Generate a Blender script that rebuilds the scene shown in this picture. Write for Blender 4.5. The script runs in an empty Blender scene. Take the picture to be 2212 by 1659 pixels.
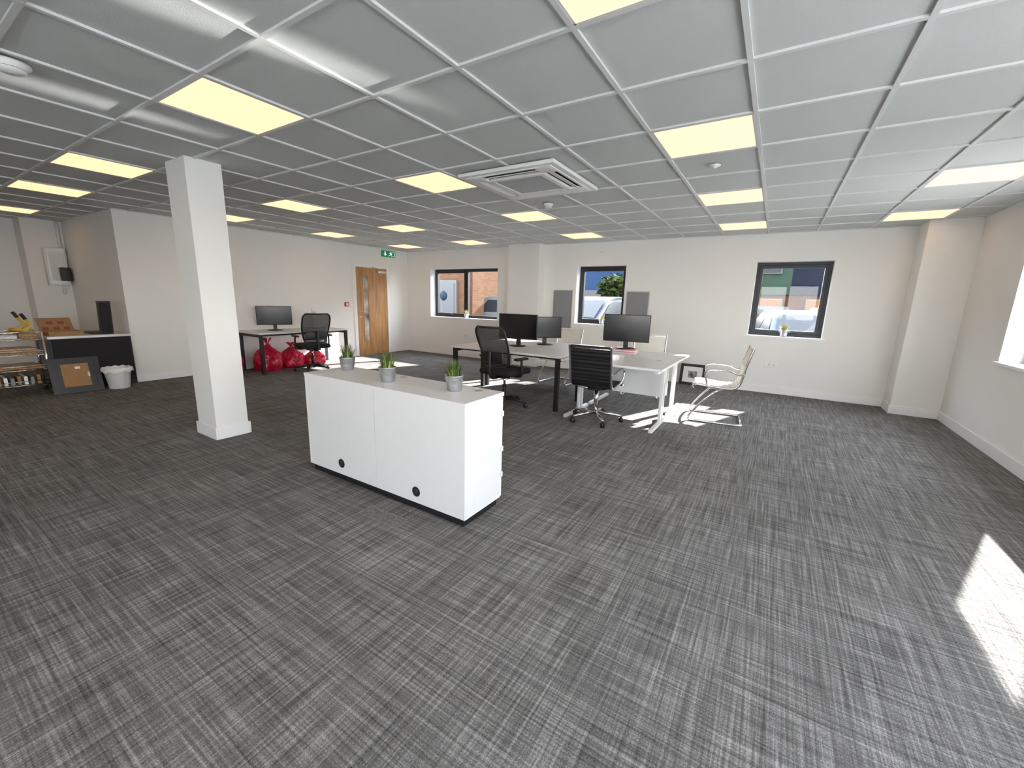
import bpy, bmesh, math, random
from mathutils import Vector, Matrix, noise
random.seed(7)
SC=bpy.context.scene
COL=SC.collection
SC.view_settings.view_transform='Standard'; SC.view_settings.exposure=1.1
pi=math.pi
# ---------------------------------------------------------------- materials
def mat(name,col,rough=.5,metal=0.,emit=None,es=0.,spec=.5,noise_amt=0.,noise_scale=20.,bump=0.,bscale=200.,alpha=1.):
    m=bpy.data.materials.new(name); m.use_nodes=True; nt=m.node_tree; N=nt.nodes; L=nt.links
    p=N['Principled BSDF']; p.inputs['Base Color'].default_value=(*col,1); p.inputs['Roughness'].default_value=rough
    p.inputs['Metallic'].default_value=metal; p.inputs['Specular IOR Level'].default_value=spec
    p.inputs['Alpha'].default_value=alpha
    if emit: p.inputs['Emission Color'].default_value=(*emit,1); p.inputs['Emission Strength'].default_value=es
    tc=N.new('ShaderNodeTexCoord')
    if noise_amt>0:
        n=N.new('ShaderNodeTexNoise'); n.inputs['Scale'].default_value=noise_scale; n.inputs['Detail'].default_value=4
        L.new(tc.outputs['Object'],n.inputs['Vector'])
        r=N.new('ShaderNodeMapRange'); r.inputs[1].default_value=.3; r.inputs[2].default_value=.7
        r.inputs[3].default_value=1-noise_amt; r.inputs[4].default_value=1+noise_amt
        L.new(n.outputs['Fac'],r.inputs[0])
        v=N.new('ShaderNodeVectorMath'); v.operation='SCALE'; v.inputs[0].default_value=col; L.new(r.outputs[0],v.inputs['Scale'])
        L.new(v.outputs[0],p.inputs['Base Color'])
    if bump>0:
        n=N.new('ShaderNodeTexNoise'); n.inputs['Scale'].default_value=bscale; n.inputs['Detail'].default_value=3
        L.new(tc.outputs['Object'],n.inputs['Vector'])
        b=N.new('ShaderNodeBump'); b.inputs['Strength'].default_value=bump; b.inputs['Distance'].default_value=.01
        L.new(n.outputs['Fac'],b.inputs['Height']); L.new(b.outputs[0],p.inputs['Normal'])
    return m

def carpet():
    m=bpy.data.materials.new('carpet_tile'); m.use_nodes=True; nt=m.node_tree; N=nt.nodes; L=nt.links
    p=N['Principled BSDF']; p.inputs['Roughness'].default_value=.95; p.inputs['Specular IOR Level'].default_value=.15
    tc=N.new('ShaderNodeTexCoord')
    def st(sx,sy,off,detail=3,rough=.6):
        mp=N.new('ShaderNodeMapping'); mp.inputs['Scale'].default_value=(sx,sy,1); mp.inputs['Location'].default_value=(off,off*1.7,0)
        L.new(tc.outputs['Object'],mp.inputs['Vector'])
        n=N.new('ShaderNodeTexNoise'); n.inputs['Scale'].default_value=1; n.inputs['Detail'].default_value=detail; n.inputs['Roughness'].default_value=rough
        L.new(mp.outputs[0],n.inputs['Vector']); return n.outputs['Fac']
    def ma(op,a,b,c=None):
        n=N.new('ShaderNodeMath'); n.operation=op
        for i,x in enumerate((a,b,c)):
            if x is None: continue
            if isinstance(x,(int,float)): n.inputs[i].default_value=x
            else: L.new(x,n.inputs[i])
        return n.outputs[0]
    A=st(2.6,105,3.1,2); B=st(105,2.6,9.4,2)
    A2=st(1.0,38,13.1,2); B2=st(38,1.0,19.4,2)
    ck=N.new('ShaderNodeTexChecker'); ck.inputs['Scale'].default_value=2; ck.inputs[1].default_value=(1,1,1,1); ck.inputs[2].default_value=(0,0,0,1)
    L.new(tc.outputs['Object'],ck.inputs['Vector'])
    w=ma('MULTIPLY_ADD',ck.outputs['Fac'],.08,.46)
    ab=ma('ADD',ma('MULTIPLY',A,w),ma('MULTIPLY',B,ma('SUBTRACT',1.0,w)))
    ab=ma('ADD',ab,ma('MULTIPLY',ma('SUBTRACT',ma('ADD',A2,B2),1.0),.22))
    big=st(1.6,1.6,1.0,2)
    f=st(260,150,2.2,1); g=st(150,420,4.2,1)
    ab=ma('ADD',ab,ma('MULTIPLY',ma('SUBTRACT',big,.5),.10))
    ab=ma('ADD',ab,ma('MULTIPLY',ma('SUBTRACT',f,.5),.34))
    ab=ma('ADD',ab,ma('MULTIPLY',ma('SUBTRACT',g,.5),.28))
    r=N.new('ShaderNodeValToRGB'); r.color_ramp.elements[0].position=.28; r.color_ramp.elements[0].color=(.045,.043,.040,1)
    r.color_ramp.elements[1].position=.72; r.color_ramp.elements[1].color=(.36,.35,.33,1)
    e=r.color_ramp.elements.new(.5); e.color=(.145,.140,.132,1)
    L.new(ab,r.inputs[0]); L.new(r.outputs[0],p.inputs['Base Color'])
    b=N.new('ShaderNodeBump'); b.inputs['Strength'].default_value=.5; b.inputs['Distance'].default_value=.004
    L.new(f,b.inputs['Height']); L.new(b.outputs[0],p.inputs['Normal'])
    return m

def brick(name,c1,c2,sc=1.):
    m=bpy.data.materials.new(name); m.use_nodes=True; nt=m.node_tree; N=nt.nodes; L=nt.links
    p=N['Principled BSDF']; p.inputs['Roughness'].default_value=.9; p.inputs['Specular IOR Level'].default_value=.05
    tc=N.new('ShaderNodeTexCoord'); sx=N.new('ShaderNodeSeparateXYZ'); L.new(tc.outputs['Object'],sx.inputs[0])
    ad=N.new('ShaderNodeMath'); L.new(sx.outputs[0],ad.inputs[0]); L.new(sx.outputs[1],ad.inputs[1])
    cx=N.new('ShaderNodeCombineXYZ'); L.new(ad.outputs[0],cx.inputs[0]); L.new(sx.outputs[2],cx.inputs[1])
    b=N.new('ShaderNodeTexBrick'); b.inputs['Scale'].default_value=4.4*sc; b.inputs['Mortar Size'].default_value=.02
    b.inputs['Color1'].default_value=(*c1,1); b.inputs['Color2'].default_value=(*c2,1); b.inputs['Mortar'].default_value=tuple(x*1.3+.01 for x in c1)+(1,)
    b.inputs['Row Height'].default_value=.33; b.inputs['Brick Width'].default_value=.98
    L.new(cx.outputs[0],b.inputs['Vector']); L.new(b.outputs['Color'],p.inputs['Base Color'])
    return m

def wood(name,c1,c2,sy=1.,axis='z'):
    m=bpy.data.materials.new(name); m.use_nodes=True; nt=m.node_tree; N=nt.nodes; L=nt.links
    p=N['Principled BSDF']; p.inputs['Roughness'].default_value=.42
    tc=N.new('ShaderNodeTexCoord'); mp=N.new('ShaderNodeMapping')
    mp.inputs['Scale'].default_value=(14,14,1.2) if axis=='z' else (1.5,14,14)
    L.new(tc.outputs['Object'],mp.inputs['Vector'])
    n=N.new('ShaderNodeTexNoise'); n.inputs['Scale'].default_value=1.6; n.inputs['Detail'].default_value=6; n.inputs['Distortion'].default_value=.6
    L.new(mp.outputs[0],n.inputs['Vector'])
    r=N.new('ShaderNodeValToRGB'); r.color_ramp.elements[0].position=.35; r.color_ramp.elements[0].color=(*c1,1)
    r.color_ramp.elements[1].position=.65; r.color_ramp.elements[1].color=(*c2,1)
    L.new(n.outputs['Fac'],r.inputs[0]); L.new(r.outputs[0],p.inputs['Base Color']); return m

def glass_mat(name='window_glass',tint=(.96,.98,1)):
    m=bpy.data.materials.new(name); m.use_nodes=True; nt=m.node_tree; N=nt.nodes; L=nt.links; N.clear()
    t=N.new('ShaderNodeBsdfTransparent'); t.inputs[0].default_value=(*tint,1)
    g=N.new('ShaderNodeBsdfGlossy'); g.inputs['Roughness'].default_value=.02
    x=N.new('ShaderNodeMixShader'); o=N.new('ShaderNodeOutputMaterial'); x.inputs[0].default_value=.03
    L.new(t.outputs[0],x.inputs[1]); L.new(g.outputs[0],x.inputs[2]); L.new(x.outputs[0],o.inputs[0])
    return m

WALL=mat('wall_paint',(.81,.80,.765),.85,bump=.05,bscale=300)
TRIMW=mat('trim_gloss_white',(.84,.84,.83),.4)
CEILT=mat('ceiling_tile',(.58,.595,.58),.9,noise_amt=.03,noise_scale=120,bump=.25,bscale=400)
TBAR=mat('ceiling_grid_white',(.66,.66,.65),.4)
CARPET=carpet()
LED=mat('led_diffuser',(.5,.45,.35),.5,emit=(1,.57,.29),es=.80)
MELW=mat('white_melamine',(.74,.74,.73),.38,noise_amt=.01)
MELE=mat('white_edge',(.68,.68,.66),.45)
BLK=mat('black_plastic',(.012,.012,.013),.45)
BLKM=mat('black_powder_coat',(.012,.012,.014),.4)
BLKG=mat('monitor_screen',(.006,.006,.007),.18)
FABB=mat('black_fabric',(.014,.014,.016),.9,noise_amt=.2,noise_scale=250)
LEAB=mat('black_leather',(.010,.010,.011),.38)
LEAW=mat('cream_mesh_sling',(.76,.74,.66),.55)
CHR=mat('chrome',(.75,.75,.76),.12,1.)
STEELW=mat('white_powder_coat',(.78,.78,.77),.35)
GALV=mat('galvanised_steel',(.48,.49,.51),.38,.9,noise_amt=.18,noise_scale=25)
GRN=mat('grass_green',(.06,.11,.02),.6,noise_amt=.5,noise_scale=40)
GRNY=mat('grass_yellow',(.38,.34,.05),.6)
SOIL=mat('soil',(.03,.02,.012),.9)
FRM=mat('window_frame_anthracite',(.012,.015,.019),.4)
GLS=glass_mat()
OAK=wood('oak_veneer',(.36,.17,.06),(.52,.285,.11))
REDP=mat('red_plastic_bag',(.50,.006,.035),.3)
WHP=mat('white_plastic',(.80,.80,.78),.35)
GREY=mat('grey_fabric',(.25,.25,.26),.95,noise_amt=.12,noise_scale=300)
ALU=mat('aluminium',(.6,.6,.6),.35,.9)
CARD=mat('cardboard',(.34,.19,.085),.9,noise_amt=.08,noise_scale=30)
PINE=wood('pine_board',(.40,.26,.13),(.50,.35,.20),axis='x')
GRNS=mat('exit_sign_green',(.0,.20,.08),.5,emit=(0,.25,.10),es=.15)
WHS=mat('exit_sign_white',(.9,.9,.9),.5,emit=(.9,1,.9),es=.25)
DARK=mat('dark_slot',(.03,.03,.03),.7)
GRILL=mat('ac_grille',(.45,.45,.44),.6)
PINK=mat('pink_paper',(.78,.28,.32),.7)
REDC=mat('red_call_point',(.55,.02,.02),.4)
YEL=mat('yellow_plastic',(.65,.44,.03),.4)
def fabric_net():
    m=bpy.data.materials.new('mesh_netting'); m.use_nodes=True; nt=m.node_tree; N=nt.nodes; L=nt.links
    p=N['Principled BSDF']; p.inputs['Base Color'].default_value=(.016,.016,.018,1); p.inputs['Roughness'].default_value=.7
    t=N.new('ShaderNodeBsdfTransparent'); x=N.new('ShaderNodeMixShader'); x.inputs[0].default_value=.86
    L.new(t.outputs[0],x.inputs[1]); L.new(p.outputs[0],x.inputs[2]); L.new(x.outputs[0],N['Material Output'].inputs[0]); return m
NET=fabric_net()
# ---------------------------------------------------------------- builder
class B:
    def __init__(s,name): s.n=name; s.bm=bmesh.new(); s.m=[]
    def mi(s,m):
        if m not in s.m: s.m.append(m)
        return s.m.index(m)
    def raw(s,vs,fs,m,smooth=False,T=None):
        k=s.mi(m); vv=[s.bm.verts.new(T@Vector(v) if T else v) for v in vs]
        for f in fs:
            try:
                q=s.bm.faces.new([vv[i] for i in f]); q.material_index=k; q.smooth=smooth
            except ValueError: pass
    def box(s,a,b,m,T=None):
        x0,y0,z0=a; x1,y1,z1=b
        s.raw([(x0,y0,z0),(x1,y0,z0),(x1,y1,z0),(x0,y1,z0),(x0,y0,z1),(x1,y0,z1),(x1,y1,z1),(x0,y1,z1)],
              [(0,3,2,1),(4,5,6,7),(0,1,5,4),(1,2,6,5),(2,3,7,6),(3,0,4,7)],m,False,T)
    def rbox(s,c,sz,r,m,T=None,seg=3,smooth=True):
        t=bmesh.new(); bmesh.ops.create_cube(t,size=1)
        for v in t.verts: v.co=Vector((v.co.x*sz[0],v.co.y*sz[1],v.co.z*sz[2]))
        bmesh.ops.bevel(t,geom=list(t.edges),offset=min(r,min(sz)*.49),segments=seg,affect='EDGES',profile=.5)
        for v in t.verts: v.co+=Vector(c)
        t.verts.ensure_lookup_table()
        s.raw([v.co.copy() for v in t.verts],[[v.index for v in f.verts] for f in t.faces],m,smooth,T); t.free()
    def tube(s,pts,r,m,n=10,closed=False,T=None):
        P=[Vector(p) for p in pts]; k=len(P); rs=r if isinstance(r,(list,tuple)) else [r]*k
        vs=[];fs=[]; up=None
        for i in range(k):
            if closed: t=P[(i+1)%k]-P[i-1]
            else: t=P[min(i+1,k-1)]-P[max(i-1,0)]
            t.normalize()
            if up is None:
                up=Vector((0,0,1)) if abs(t.z)<.9 else Vector((1,0,0))
            a=up-t*up.dot(t)
            if a.length<1e-5: a=t.orthogonal()
            a.normalize(); up=a; b=t.cross(a)
            for j in range(n):
                q=2*pi*j/n; vs.append(P[i]+(a*math.cos(q)+b*math.sin(q))*rs[i])
        for i in range(k if closed else k-1):
            for j in range(n):
                i2=(i+1)%k; fs.append((i*n+j,i*n+(j+1)%n,i2*n+(j+1)%n,i2*n+j))
        if not closed: fs+= [tuple(range(n))[::-1],tuple((k-1)*n+j for j in range(n))]
        s.raw(vs,fs,m,True,T)
    def lathe(s,prof,c,m,n=28,T=None,smooth=True):
        vs=[];fs=[];k=len(prof)
        for i,(r,z) in enumerate(prof):
            for j in range(n):
                q=2*pi*j/n; vs.append((c[0]+r*math.cos(q),c[1]+r*math.sin(q),c[2]+z))
        for i in range(k-1):
            for j in range(n): fs.append((i*n+j,i*n+(j+1)%n,(i+1)*n+(j+1)%n,(i+1)*n+j))
        if prof[0][0]>1e-4: fs.append(tuple(range(n))[::-1])
        if prof[-1][0]>1e-4: fs.append(tuple((k-1)*n+j for j in range(n)))
        s.raw(vs,fs,m,smooth,T)
    def cyl(s,a,b,r,m,n=20,T=None): s.tube([a,b],r,m,n,False,T)
    def prism(s,poly,lo,hi,m,ax='y',T=None,smooth=False):
        def P(a,b,w): return {'y':(a,w,b),'x':(w,a,b),'z':(a,b,w)}[ax]
        k=len(poly); vs=[P(a,b,lo) for a,b in poly]+[P(a,b,hi) for a,b in poly]
        fs=[tuple(range(k)),tuple(range(2*k-1,k-1,-1))]+[(i,k+i,k+(i+1)%k,(i+1)%k) for i in range(k)]
        s.raw(vs,fs,m,smooth,T)
    def done(s,loc=(0,0,0),rz=0,bevel=0,seg=2):
        bmesh.ops.recalc_face_normals(s.bm,faces=s.bm.faces)
        me=bpy.data.meshes.new(s.n); s.bm.to_mesh(me); s.bm.free()
        for m in s.m: me.materials.append(m)
        o=bpy.data.objects.new(s.n,me); COL.objects.link(o); o.location=loc; o.rotation_euler=(0,0,rz)
        if bevel:
            bv=o.modifiers.new('bevel','BEVEL'); bv.width=bevel; bv.segments=seg; bv.limit_method='ANGLE'; bv.angle_limit=math.radians(50)
        return o
def catmull(P,n=6):
    P=[Vector(p) for p in P]; out=[]
    for i in range(len(P)-1):
        p0=P[max(i-1,0)];p1=P[i];p2=P[i+1];p3=P[min(i+2,len(P)-1)]
        for k in range(n):
            t=k/n; out.append(.5*((2*p1)+(p2-p0)*t+(2*p0-5*p1+4*p2-p3)*t*t+(3*p1-p0-3*p2+p3)*t**3))
    out.append(P[-1]); return out
# ---------------------------------------------------------------- room dims
H=2.445; XL=-7.97; XR=1.93; YB=7.68; YS=-3.6; XF=-10.9
GX=-3.2439; GY=1.1485
b=B('floor'); b.box((XF-.3,YS-.3,-.12),(XR+.3,YB+.3,0),CARPET); b.done()
def wall_with(name,axis,lo,hi,a0,a1,ops,z1=H+.02):
    b=B(name); cuts=sorted(ops); cur=a0
    def bx(s0,s1,q0,q1):
        if s1-s0<1e-4 or q1-q0<1e-4: return
        if axis=='y': b.box((s0,lo,q0),(s1,hi,q1),WALL)
        else: b.box((lo,s0,q0),(hi,s1,q1),WALL)
    for (o0,o1,q0,q1) in cuts:
        bx(cur,o0,0,z1); bx(o0,o1,0,q0); bx(o0,o1,q1,z1); cur=o1
    bx(cur,a1,0,z1); return b.done()
W1=(-7.20,-5.22,.90,2.03); W2=(-3.37,-2.40,.93,2.03); W3=(-.35,.63,.90,2.04)
wall_with('wall_back','y',YB,YB+.3,XL-.23,XR+.3,[W1,W2,W3])
WR=[(4.0,6.02,.88,1.95),(.2,2.6,.8,2.2),(-3.0,-.5,.8,2.2)]  # last two openings are unseen, added to let in more daylight
wall_with('wall_right','x',XR,XR+.3,YS-.3,YB,WR)
wall_with('wall_left','x',XL-.23,XL,2.17,YB,[])
b=B('wall_alcove'); b.box((XF-.3,2.17,0),(XL-.23,2.40,H+.02),WALL); b.done()
wall_with('wall_far_left','x',XF-.3,XF,YS-.3,2.17,[])
WS_FILL=[(-3.4,-2.0,.9,2.2),(-.7,1.3,.8,2.2)]  # unseen openings behind the camera, added as daylight fill
wall_with('wall_front','y',YS-.3,YS,XF,XR,WS_FILL)
b=B('column'); b.box((-4.654,1.675,0),(-4.281,1.952,H+.01),WALL); b.done(bevel=.003)
b=B('wall_pier_left'); b.box((-4.80,7.43,0),(-4.08,YB,H+.01),WALL); b.done()
b=B('wall_pier_right'); b.box((1.45,7.25,0),(XR,YB,H+.01),WALL); b.done()
b=B('wall_pier_alcove'); b.box((XF,1.70,0),(-10.45,2.17,H+.01),WALL); b.done()
# baseboards
BH=.115; BT=.016
def bb(name,segs):
    b=B(name)
    for (x0,y0,x1,y1) in segs: b.box((x0,y0,0),(x1,y1,BH),TRIMW)
    b.done(bevel=.004)
bb('baseboard_back',[(XL,YB-BT,-4.80,YB),(-4.08,YB-BT,1.45,YB),(-4.80-BT,7.43-BT,-4.08+BT,7.43),(-4.80-BT,7.43,-4.80,YB-BT),(-4.08,7.43,-4.08+BT,YB-BT)])
bb('baseboard_left',[(XL,2.17,XL+BT,6.03),(XL,7.09,XL+BT,YB-BT)])
bb('baseboard_alcove',[(-10.45,2.17-BT,XL+BT,2.17)])
bb('baseboard_right',[(XR-BT,YS,XR,7.25),(1.45-BT,7.25-BT,XR,7.25),(1.45-BT,7.25,1.45,YB-BT)])
bb('baseboard_column',[(-4.654-BT,1.675-BT,-4.281+BT,1.675),(-4.654-BT,1.952,-4.281+BT,1.952+BT),(-4.654-BT,1.675,-4.654,1.952),(-4.281,1.675,-4.281+BT,1.952)])
# ---------------------------------------------------------------- ceiling
b=B('ceiling'); b.box((XF-.3,YS-.3,H+.012),(XR+.3,YB+.3,H+.15),CEILT)
gb=B('ceiling_grid_trim'); w=.012
i0=math.ceil((XF-GX)/.6); i1=math.floor((XR-GX)/.6); j0=math.ceil((YS-GY)/.6); j1=math.floor((YB-GY)/.6)
for i in range(i0,i1+1): 
    x=GX+.6*i
    if x<XL-.01: gb.box((x-w,YS,H),(x+w,2.17,H+.0115),TBAR)
    else: gb.box((x-w,YS,H),(x+w,YB,H+.0115),TBAR)
for j in range(j0,j1+1):
    y=GY+.6*j; x0=XF if y<2.17 else XL
    gb.box((x0,y-w,H+.0005),(XR,y+w,H+.0115),TBAR)
for a in [((XL,2.17-.0),(XL+.02,YB)),((XL,YB-.02),(XR,YB)),((XR-.02,YS),(XR,YB)),((XF,2.15),(XL,2.17))]:
    gb.box((a[0][0],a[0][1],H-.001),(a[1][0],a[1][1],H+.0115),TBAR)
b.done(); gb.done()
def led(i,j):
    x=GX+.6*i; y=GY+.6*j
    b=B('led_ceiling_panel'); g=.014
    b.box((x+g,y+g,H+.003),(x+.6-g,y+.6-g,H+.0118),LED)
    for (p,q) in [((x+w,y+w),(x+.6-w,y+g+.008)),((x+w,y+.6-g-.008),(x+.6-w,y+.6-w)),((x+w,y+g),(x+g+.008,y+.6-g)),((x+.6-g-.008,y+g),(x+.6-w,y+.6-g))]:
        b.box((p[0],p[1],H+.001),(q[0],q[1],H+.0115),TBAR)
    b.done()
for i in (-11,-7,-4,0,4,7):
    for j in (-6,-3,0,3,6,9):
        if i<=-11 and j>0: continue
        led(i,j)
# ---------------------------------------------------------------- windows
def window(n,axis,op,plane,sgn,panes=1):
    """frame unit set in the reveal"""
    a0,a1,q0,q1=op; b=B('window_%d'%n); d0=.17;d1=.24
    def bx(s0,s1,z0,z1,e0,e1,m):
        lo,hi=sorted((plane+sgn*e0,plane+sgn*e1))
        if axis=='y': b.box((s0,lo,z0),(s1,hi,z1),m)
        else: b.box((lo,s0,z0),(hi,s1,z1),m)
    f=.05
    bx(a0,a1,q0,q0+f,d0,d1,FRM);bx(a0,a1,q1-f,q1,d0,d1,FRM);bx(a0,a0+f,q0+f,q1-f,d0,d1,FRM);bx(a1-f,a1,q0+f,q1-f,d0,d1,FRM)
    W=(a1-a0-2*f); 
    for k in range(panes):
        s0=a0+f+W*k/panes; s1=a0+f+W*(k+1)/panes
        if panes>1:
            if k>0: s0+=.025
            if k<panes-1: s1-=.025; bx(s1,s1+.05,q0+f,q1-f,d0,d1,FRM)
        g=.045 if (k==0 or panes==1) else .018
        bx(s0,s1,q0+f,q0+f+g,d0-.012,d1-.01,FRM);bx(s0,s1,q1-f-g,q1-f,d0-.012,d1-.01,FRM)
        bx(s0,s0+g,q0+f+g,q1-f-g,d0-.012,d1-.01,FRM);bx(s1-g,s1,q0+f+g,q1-f-g,d0-.012,d1-.01,FRM)
        pl=plane+sgn*.205
        if axis=='y': b.raw([(s0+g,pl,q0+f+g),(s1-g,pl,q0+f+g),(s1-g,pl,q1-f-g),(s0+g,pl,q1-f-g)],[(0,1,2,3)],GLS)
        else: b.raw([(pl,s0+g,q0+f+g),(pl,s1-g,q0+f+g),(pl,s1-g,q1-f-g),(pl,s0+g,q1-f-g)],[(0,1,2,3)],GLS)
        if g>.03:
            c=(s0+s1)/2; bx(c-.015,c+.015,q0+f+.008,q0+f+g-.006,d0-.03,d0-.012,FRM); bx(c-.01,c+.11,q0+f+.012,q0+f+.03,d0-.045,d0-.03,FRM)
    b.done(bevel=.003)
    t=B('trim_sill_%d'%n)
    def tb(s0,s1,z0,z1,e0,e1):
        lo,hi=sorted((plane+sgn*e0,plane+sgn*e1))
        if axis=='y': t.box((s0,lo,z0),(s1,hi,z1),TRIMW)
        else: t.box((lo,s0,z0),(hi,s1,z1),TRIMW)
    tb(a0-.04,a1+.04,q0-.025,q0+.004,-.03,0); tb(a0,a1,q0,q0+.004,0,.17)
    e=.006
    tb(a0,a0+e,q0+.004,q1,-.003,.17);tb(a1-e,a1,q0+.004,q1,-.003,.17);tb(a0+e,a1-e,q1-e,q1,-.003,.17)
    t.done()
window(1,'y',W1,YB,1,2); window(2,'y',W2,YB,1); window(3,'y',W3,YB,1)
for k,o in enumerate(WR): window(4+k,'x',o,XR,1,2)
for k,o in enumerate(WS_FILL): window(7+k,'y',o,YS,-1,2)
# ---------------------------------------------------------------- door on left wall (x=XL)
y0,y1,zt=6.12,6.99,1.98
b=B('trim_door_frame'); 
b.box((XL,y0-.075,0),(XL+.022,y0,zt+.075),TRIMW);b.box((XL,y1,0),(XL+.022,y1+.075,zt+.075),TRIMW);b.box((XL,y0,zt),(XL+.022,y1,zt+.075),TRIMW); b.done(bevel=.004)
b=B('door_1'); X=XL+.001; X2=XL+.014
gy0,gy1,gz0,gz1=6.30,6.44,.34,1.80
b.box((X,y0+.003,.005),(X2,gy0,zt-.003),OAK);b.box((X,gy1,.005),(X2,y1-.003,zt-.003),OAK);b.box((X,gy0,.005),(X2,gy1,gz0),OAK);b.box((X,gy0,gz1),(X2,gy1,zt-.003),OAK)
PANE=mat('door_glass',(.40,.35,.29),.08,noise_amt=.8,noise_scale=3)  # opaque mottled colour, the bright reflection is painted into the pane
b.box((X,gy0,gz0),(X+.006,gy1,gz1),PANE)
for a in ((gy0-.012,gy0),(gy1,gy1+.012)): b.box((X2,a[0],gz0-.012),(X2+.006,a[1],gz1+.012),OAK)
for a in ((gz0-.012,gz0),(gz1,gz1+.012)): b.box((X2,gy0,a[0]),(X2+.006,gy1,a[1]),OAK)
b.cyl((X2,6.20,1.0),(X2+.012,6.20,1.0),.026,ALU); b.tube([(X2+.01,6.20,1.0),(X2+.05,6.20,1.0),(X2+.055,6.215,1.0),(X2+.055,6.31,1.0)],.009,ALU)
b.cyl((X2,6.20,.88),(X2+.008,6.20,.88),.026,ALU)
b.box((X2,6.16,.10),(X2+.002,6.95,.20),OAK)
b.rbox((X2+.03,6.82,1.90),(.06,.24,.055),.008,ALU); b.tube([(X2+.05,6.86,1.93),(X2+.10,6.72,1.96),(X2+.02,6.55,2.0)],.008,ALU)
b.done()
# exit sign
b=B('exit_sign'); ey0,ey1,ez0,ez1=6.86,7.27,2.265,2.405; xs=XL+.03
b.box((XL,ey0,ez0),(xs,ey1,ez1),GRNS)
def sg(poly): b.prism([(ey0+p[0]*(ey1-ey0),ez0+p[1]*(ez1-ez0)) for p in poly],xs,xs+.002,WHS,'x')
sg([(.20,.85),(.28,.85),(.28,.45),(.36,.45),(.24,.15),(.12,.45),(.20,.45)])   # down arrow
sg([(.78,.12),(.95,.12),(.95,.88),(.78,.88),(.78,.82),(.92,.82),(.92,.18),(.78,.18)])
sg([(.64,.90),(.69,.90),(.69,.76),(.64,.76)])
sg([(.60,.72),(.69,.74),(.72,.50),(.66,.42),(.60,.48)])
sg([(.60,.72),(.52,.58),(.54,.54),(.62,.62)]); sg([(.69,.70),(.78,.58),(.77,.53),(.68,.60)])
sg([(.62,.48),(.56,.30),(.47,.18),(.50,.14),(.60,.27),(.67,.44)]); sg([(.66,.46),(.74,.36),(.74,.14),(.71,.14),(.70,.32),(.63,.42)])
b.done()
b=B('fire_alarm_call_point'); b.rbox((XL+.02,5.85,1.16),(.04,.09,.09),.006,REDC); b.box((XL+.04,5.825,1.135),(XL+.042,5.875,1.185),WHP); b.done()
# ---------------------------------------------------------------- ceiling devices
def detector(x,y,r,name='smoke_detector'):
    b=B(name); b.lathe([(r,0),(r,-.012),(r*.8,-.02),(r*.75,-.034),(r*.55,-.045),(0.0001,-.048)],(x,y,H),WHP)
    b.lathe([(r*.77,-.022),(r*.77,-.030)],(x,y,H),DARK); b.done()
detector(-2.36,4.47,.055); detector(-3.36,.62,.075)
b=B('ceiling_sensor'); b.lathe([(.045,0),(.045,-.006),(.03,-.010),(.02,-.02),(0.0001,-.024)],(-.56,3.84,H),WHP); b.lathe([(.028,-.0105),(.022,-.016)],(-.56,3.84,H),ALU); b.done()
# AC cassette
b=B('ceiling_air_conditioner'); cx,cy=-2.085,3.575; hw=.475
def ring(o,i_,z0,z1,m):
    b.box((cx-o,cy-o,z0),(cx+o,cy-i_,z1),m);b.box((cx-o,cy+i_,z0),(cx+o,cy+o,z1),m)
    b.box((cx-o,cy-i_,z0),(cx-i_,cy+i_,z1),m);b.box((cx+i_,cy-i_,z0),(cx+o,cy+i_,z1),m)
ring(hw,.425,H-.030,H-.001,WHP); ring(.425,.40,H-.036,H-.004,WHP)
b.box((cx-.40,cy-.40,H-.02),(cx+.40,cy+.40,H-.004),DARK)
ring(.285,.235,H-.042,H-.012,WHP)
b.box((cx-.235,cy-.235,H-.032),(cx+.235,cy+.235,H-.020),GRILL)
for k in range(24):
    y=cy-.225+.45*k/23; b.box((cx-.235,y-.003,H-.038),(cx+.235,y+.003,H-.032),GRILL)
for k in range(4):
    T=Matrix.Translation((cx,cy,H))@Matrix.Rotation(k*pi/2,4,'Z')
    b.box((-.27,.31,-.033),(.27,.38,-.028),WHP,T@Matrix.Translation((0,.34,-.03))@Matrix.Rotation(math.radians(-14),4,'X')@Matrix.Translation((0,-.34,.03)))
    b.box((.27,.27,-.038),(.402,.402,-.012),WHP,T)
b.done(bevel=.003)
# ---------------------------------------------------------------- storage cabinet (back towards camera)
b=B('storage_cabinet'); x0,x1,y0,y1,zt=-2.971,-1.418,1.780,2.177,.780
b.box((x0+.02,y0+.02,0),(x1-.02,y1-.03,.055),BLKM)
b.box((x0,y0,.055),(x0+.018,y1-.02,zt-.025),MELW);b.box((x1-.018,y0,.055),(x1,y1-.02,zt-.025),MELW)
b.box((x0+.018,y0+.001,.055),(-2.196,y0+.018,zt-.025),MELW);b.box((-2.193,y0+.001,.055),(x1-.018,y0+.018,zt-.025),MELW)
b.box((x0+.018,y0+.018,.055),(x1-.018,y1-.02,.075),MELW)
b.box((x0-.003,y0-.003,zt-.025),(x1+.003,y1+.003,zt),MELW)
for (a,c) in ((x0+.002,-2.583),(-2.580,-2.196),(-2.193,-1.808),(-1.805,x1-.002)):
    b.box((a,y1-.019,.06),(c,y1-.001,zt-.03),MELW); b.box((c-.05,y1-.001,.52),(c-.035,y1+.016,.54),ALU); 
for z in (.62,.38,.2): b.box((x1-.004,y1-.022,z),(x1+.006,y1+.002,z+.035),MELE)
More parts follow.
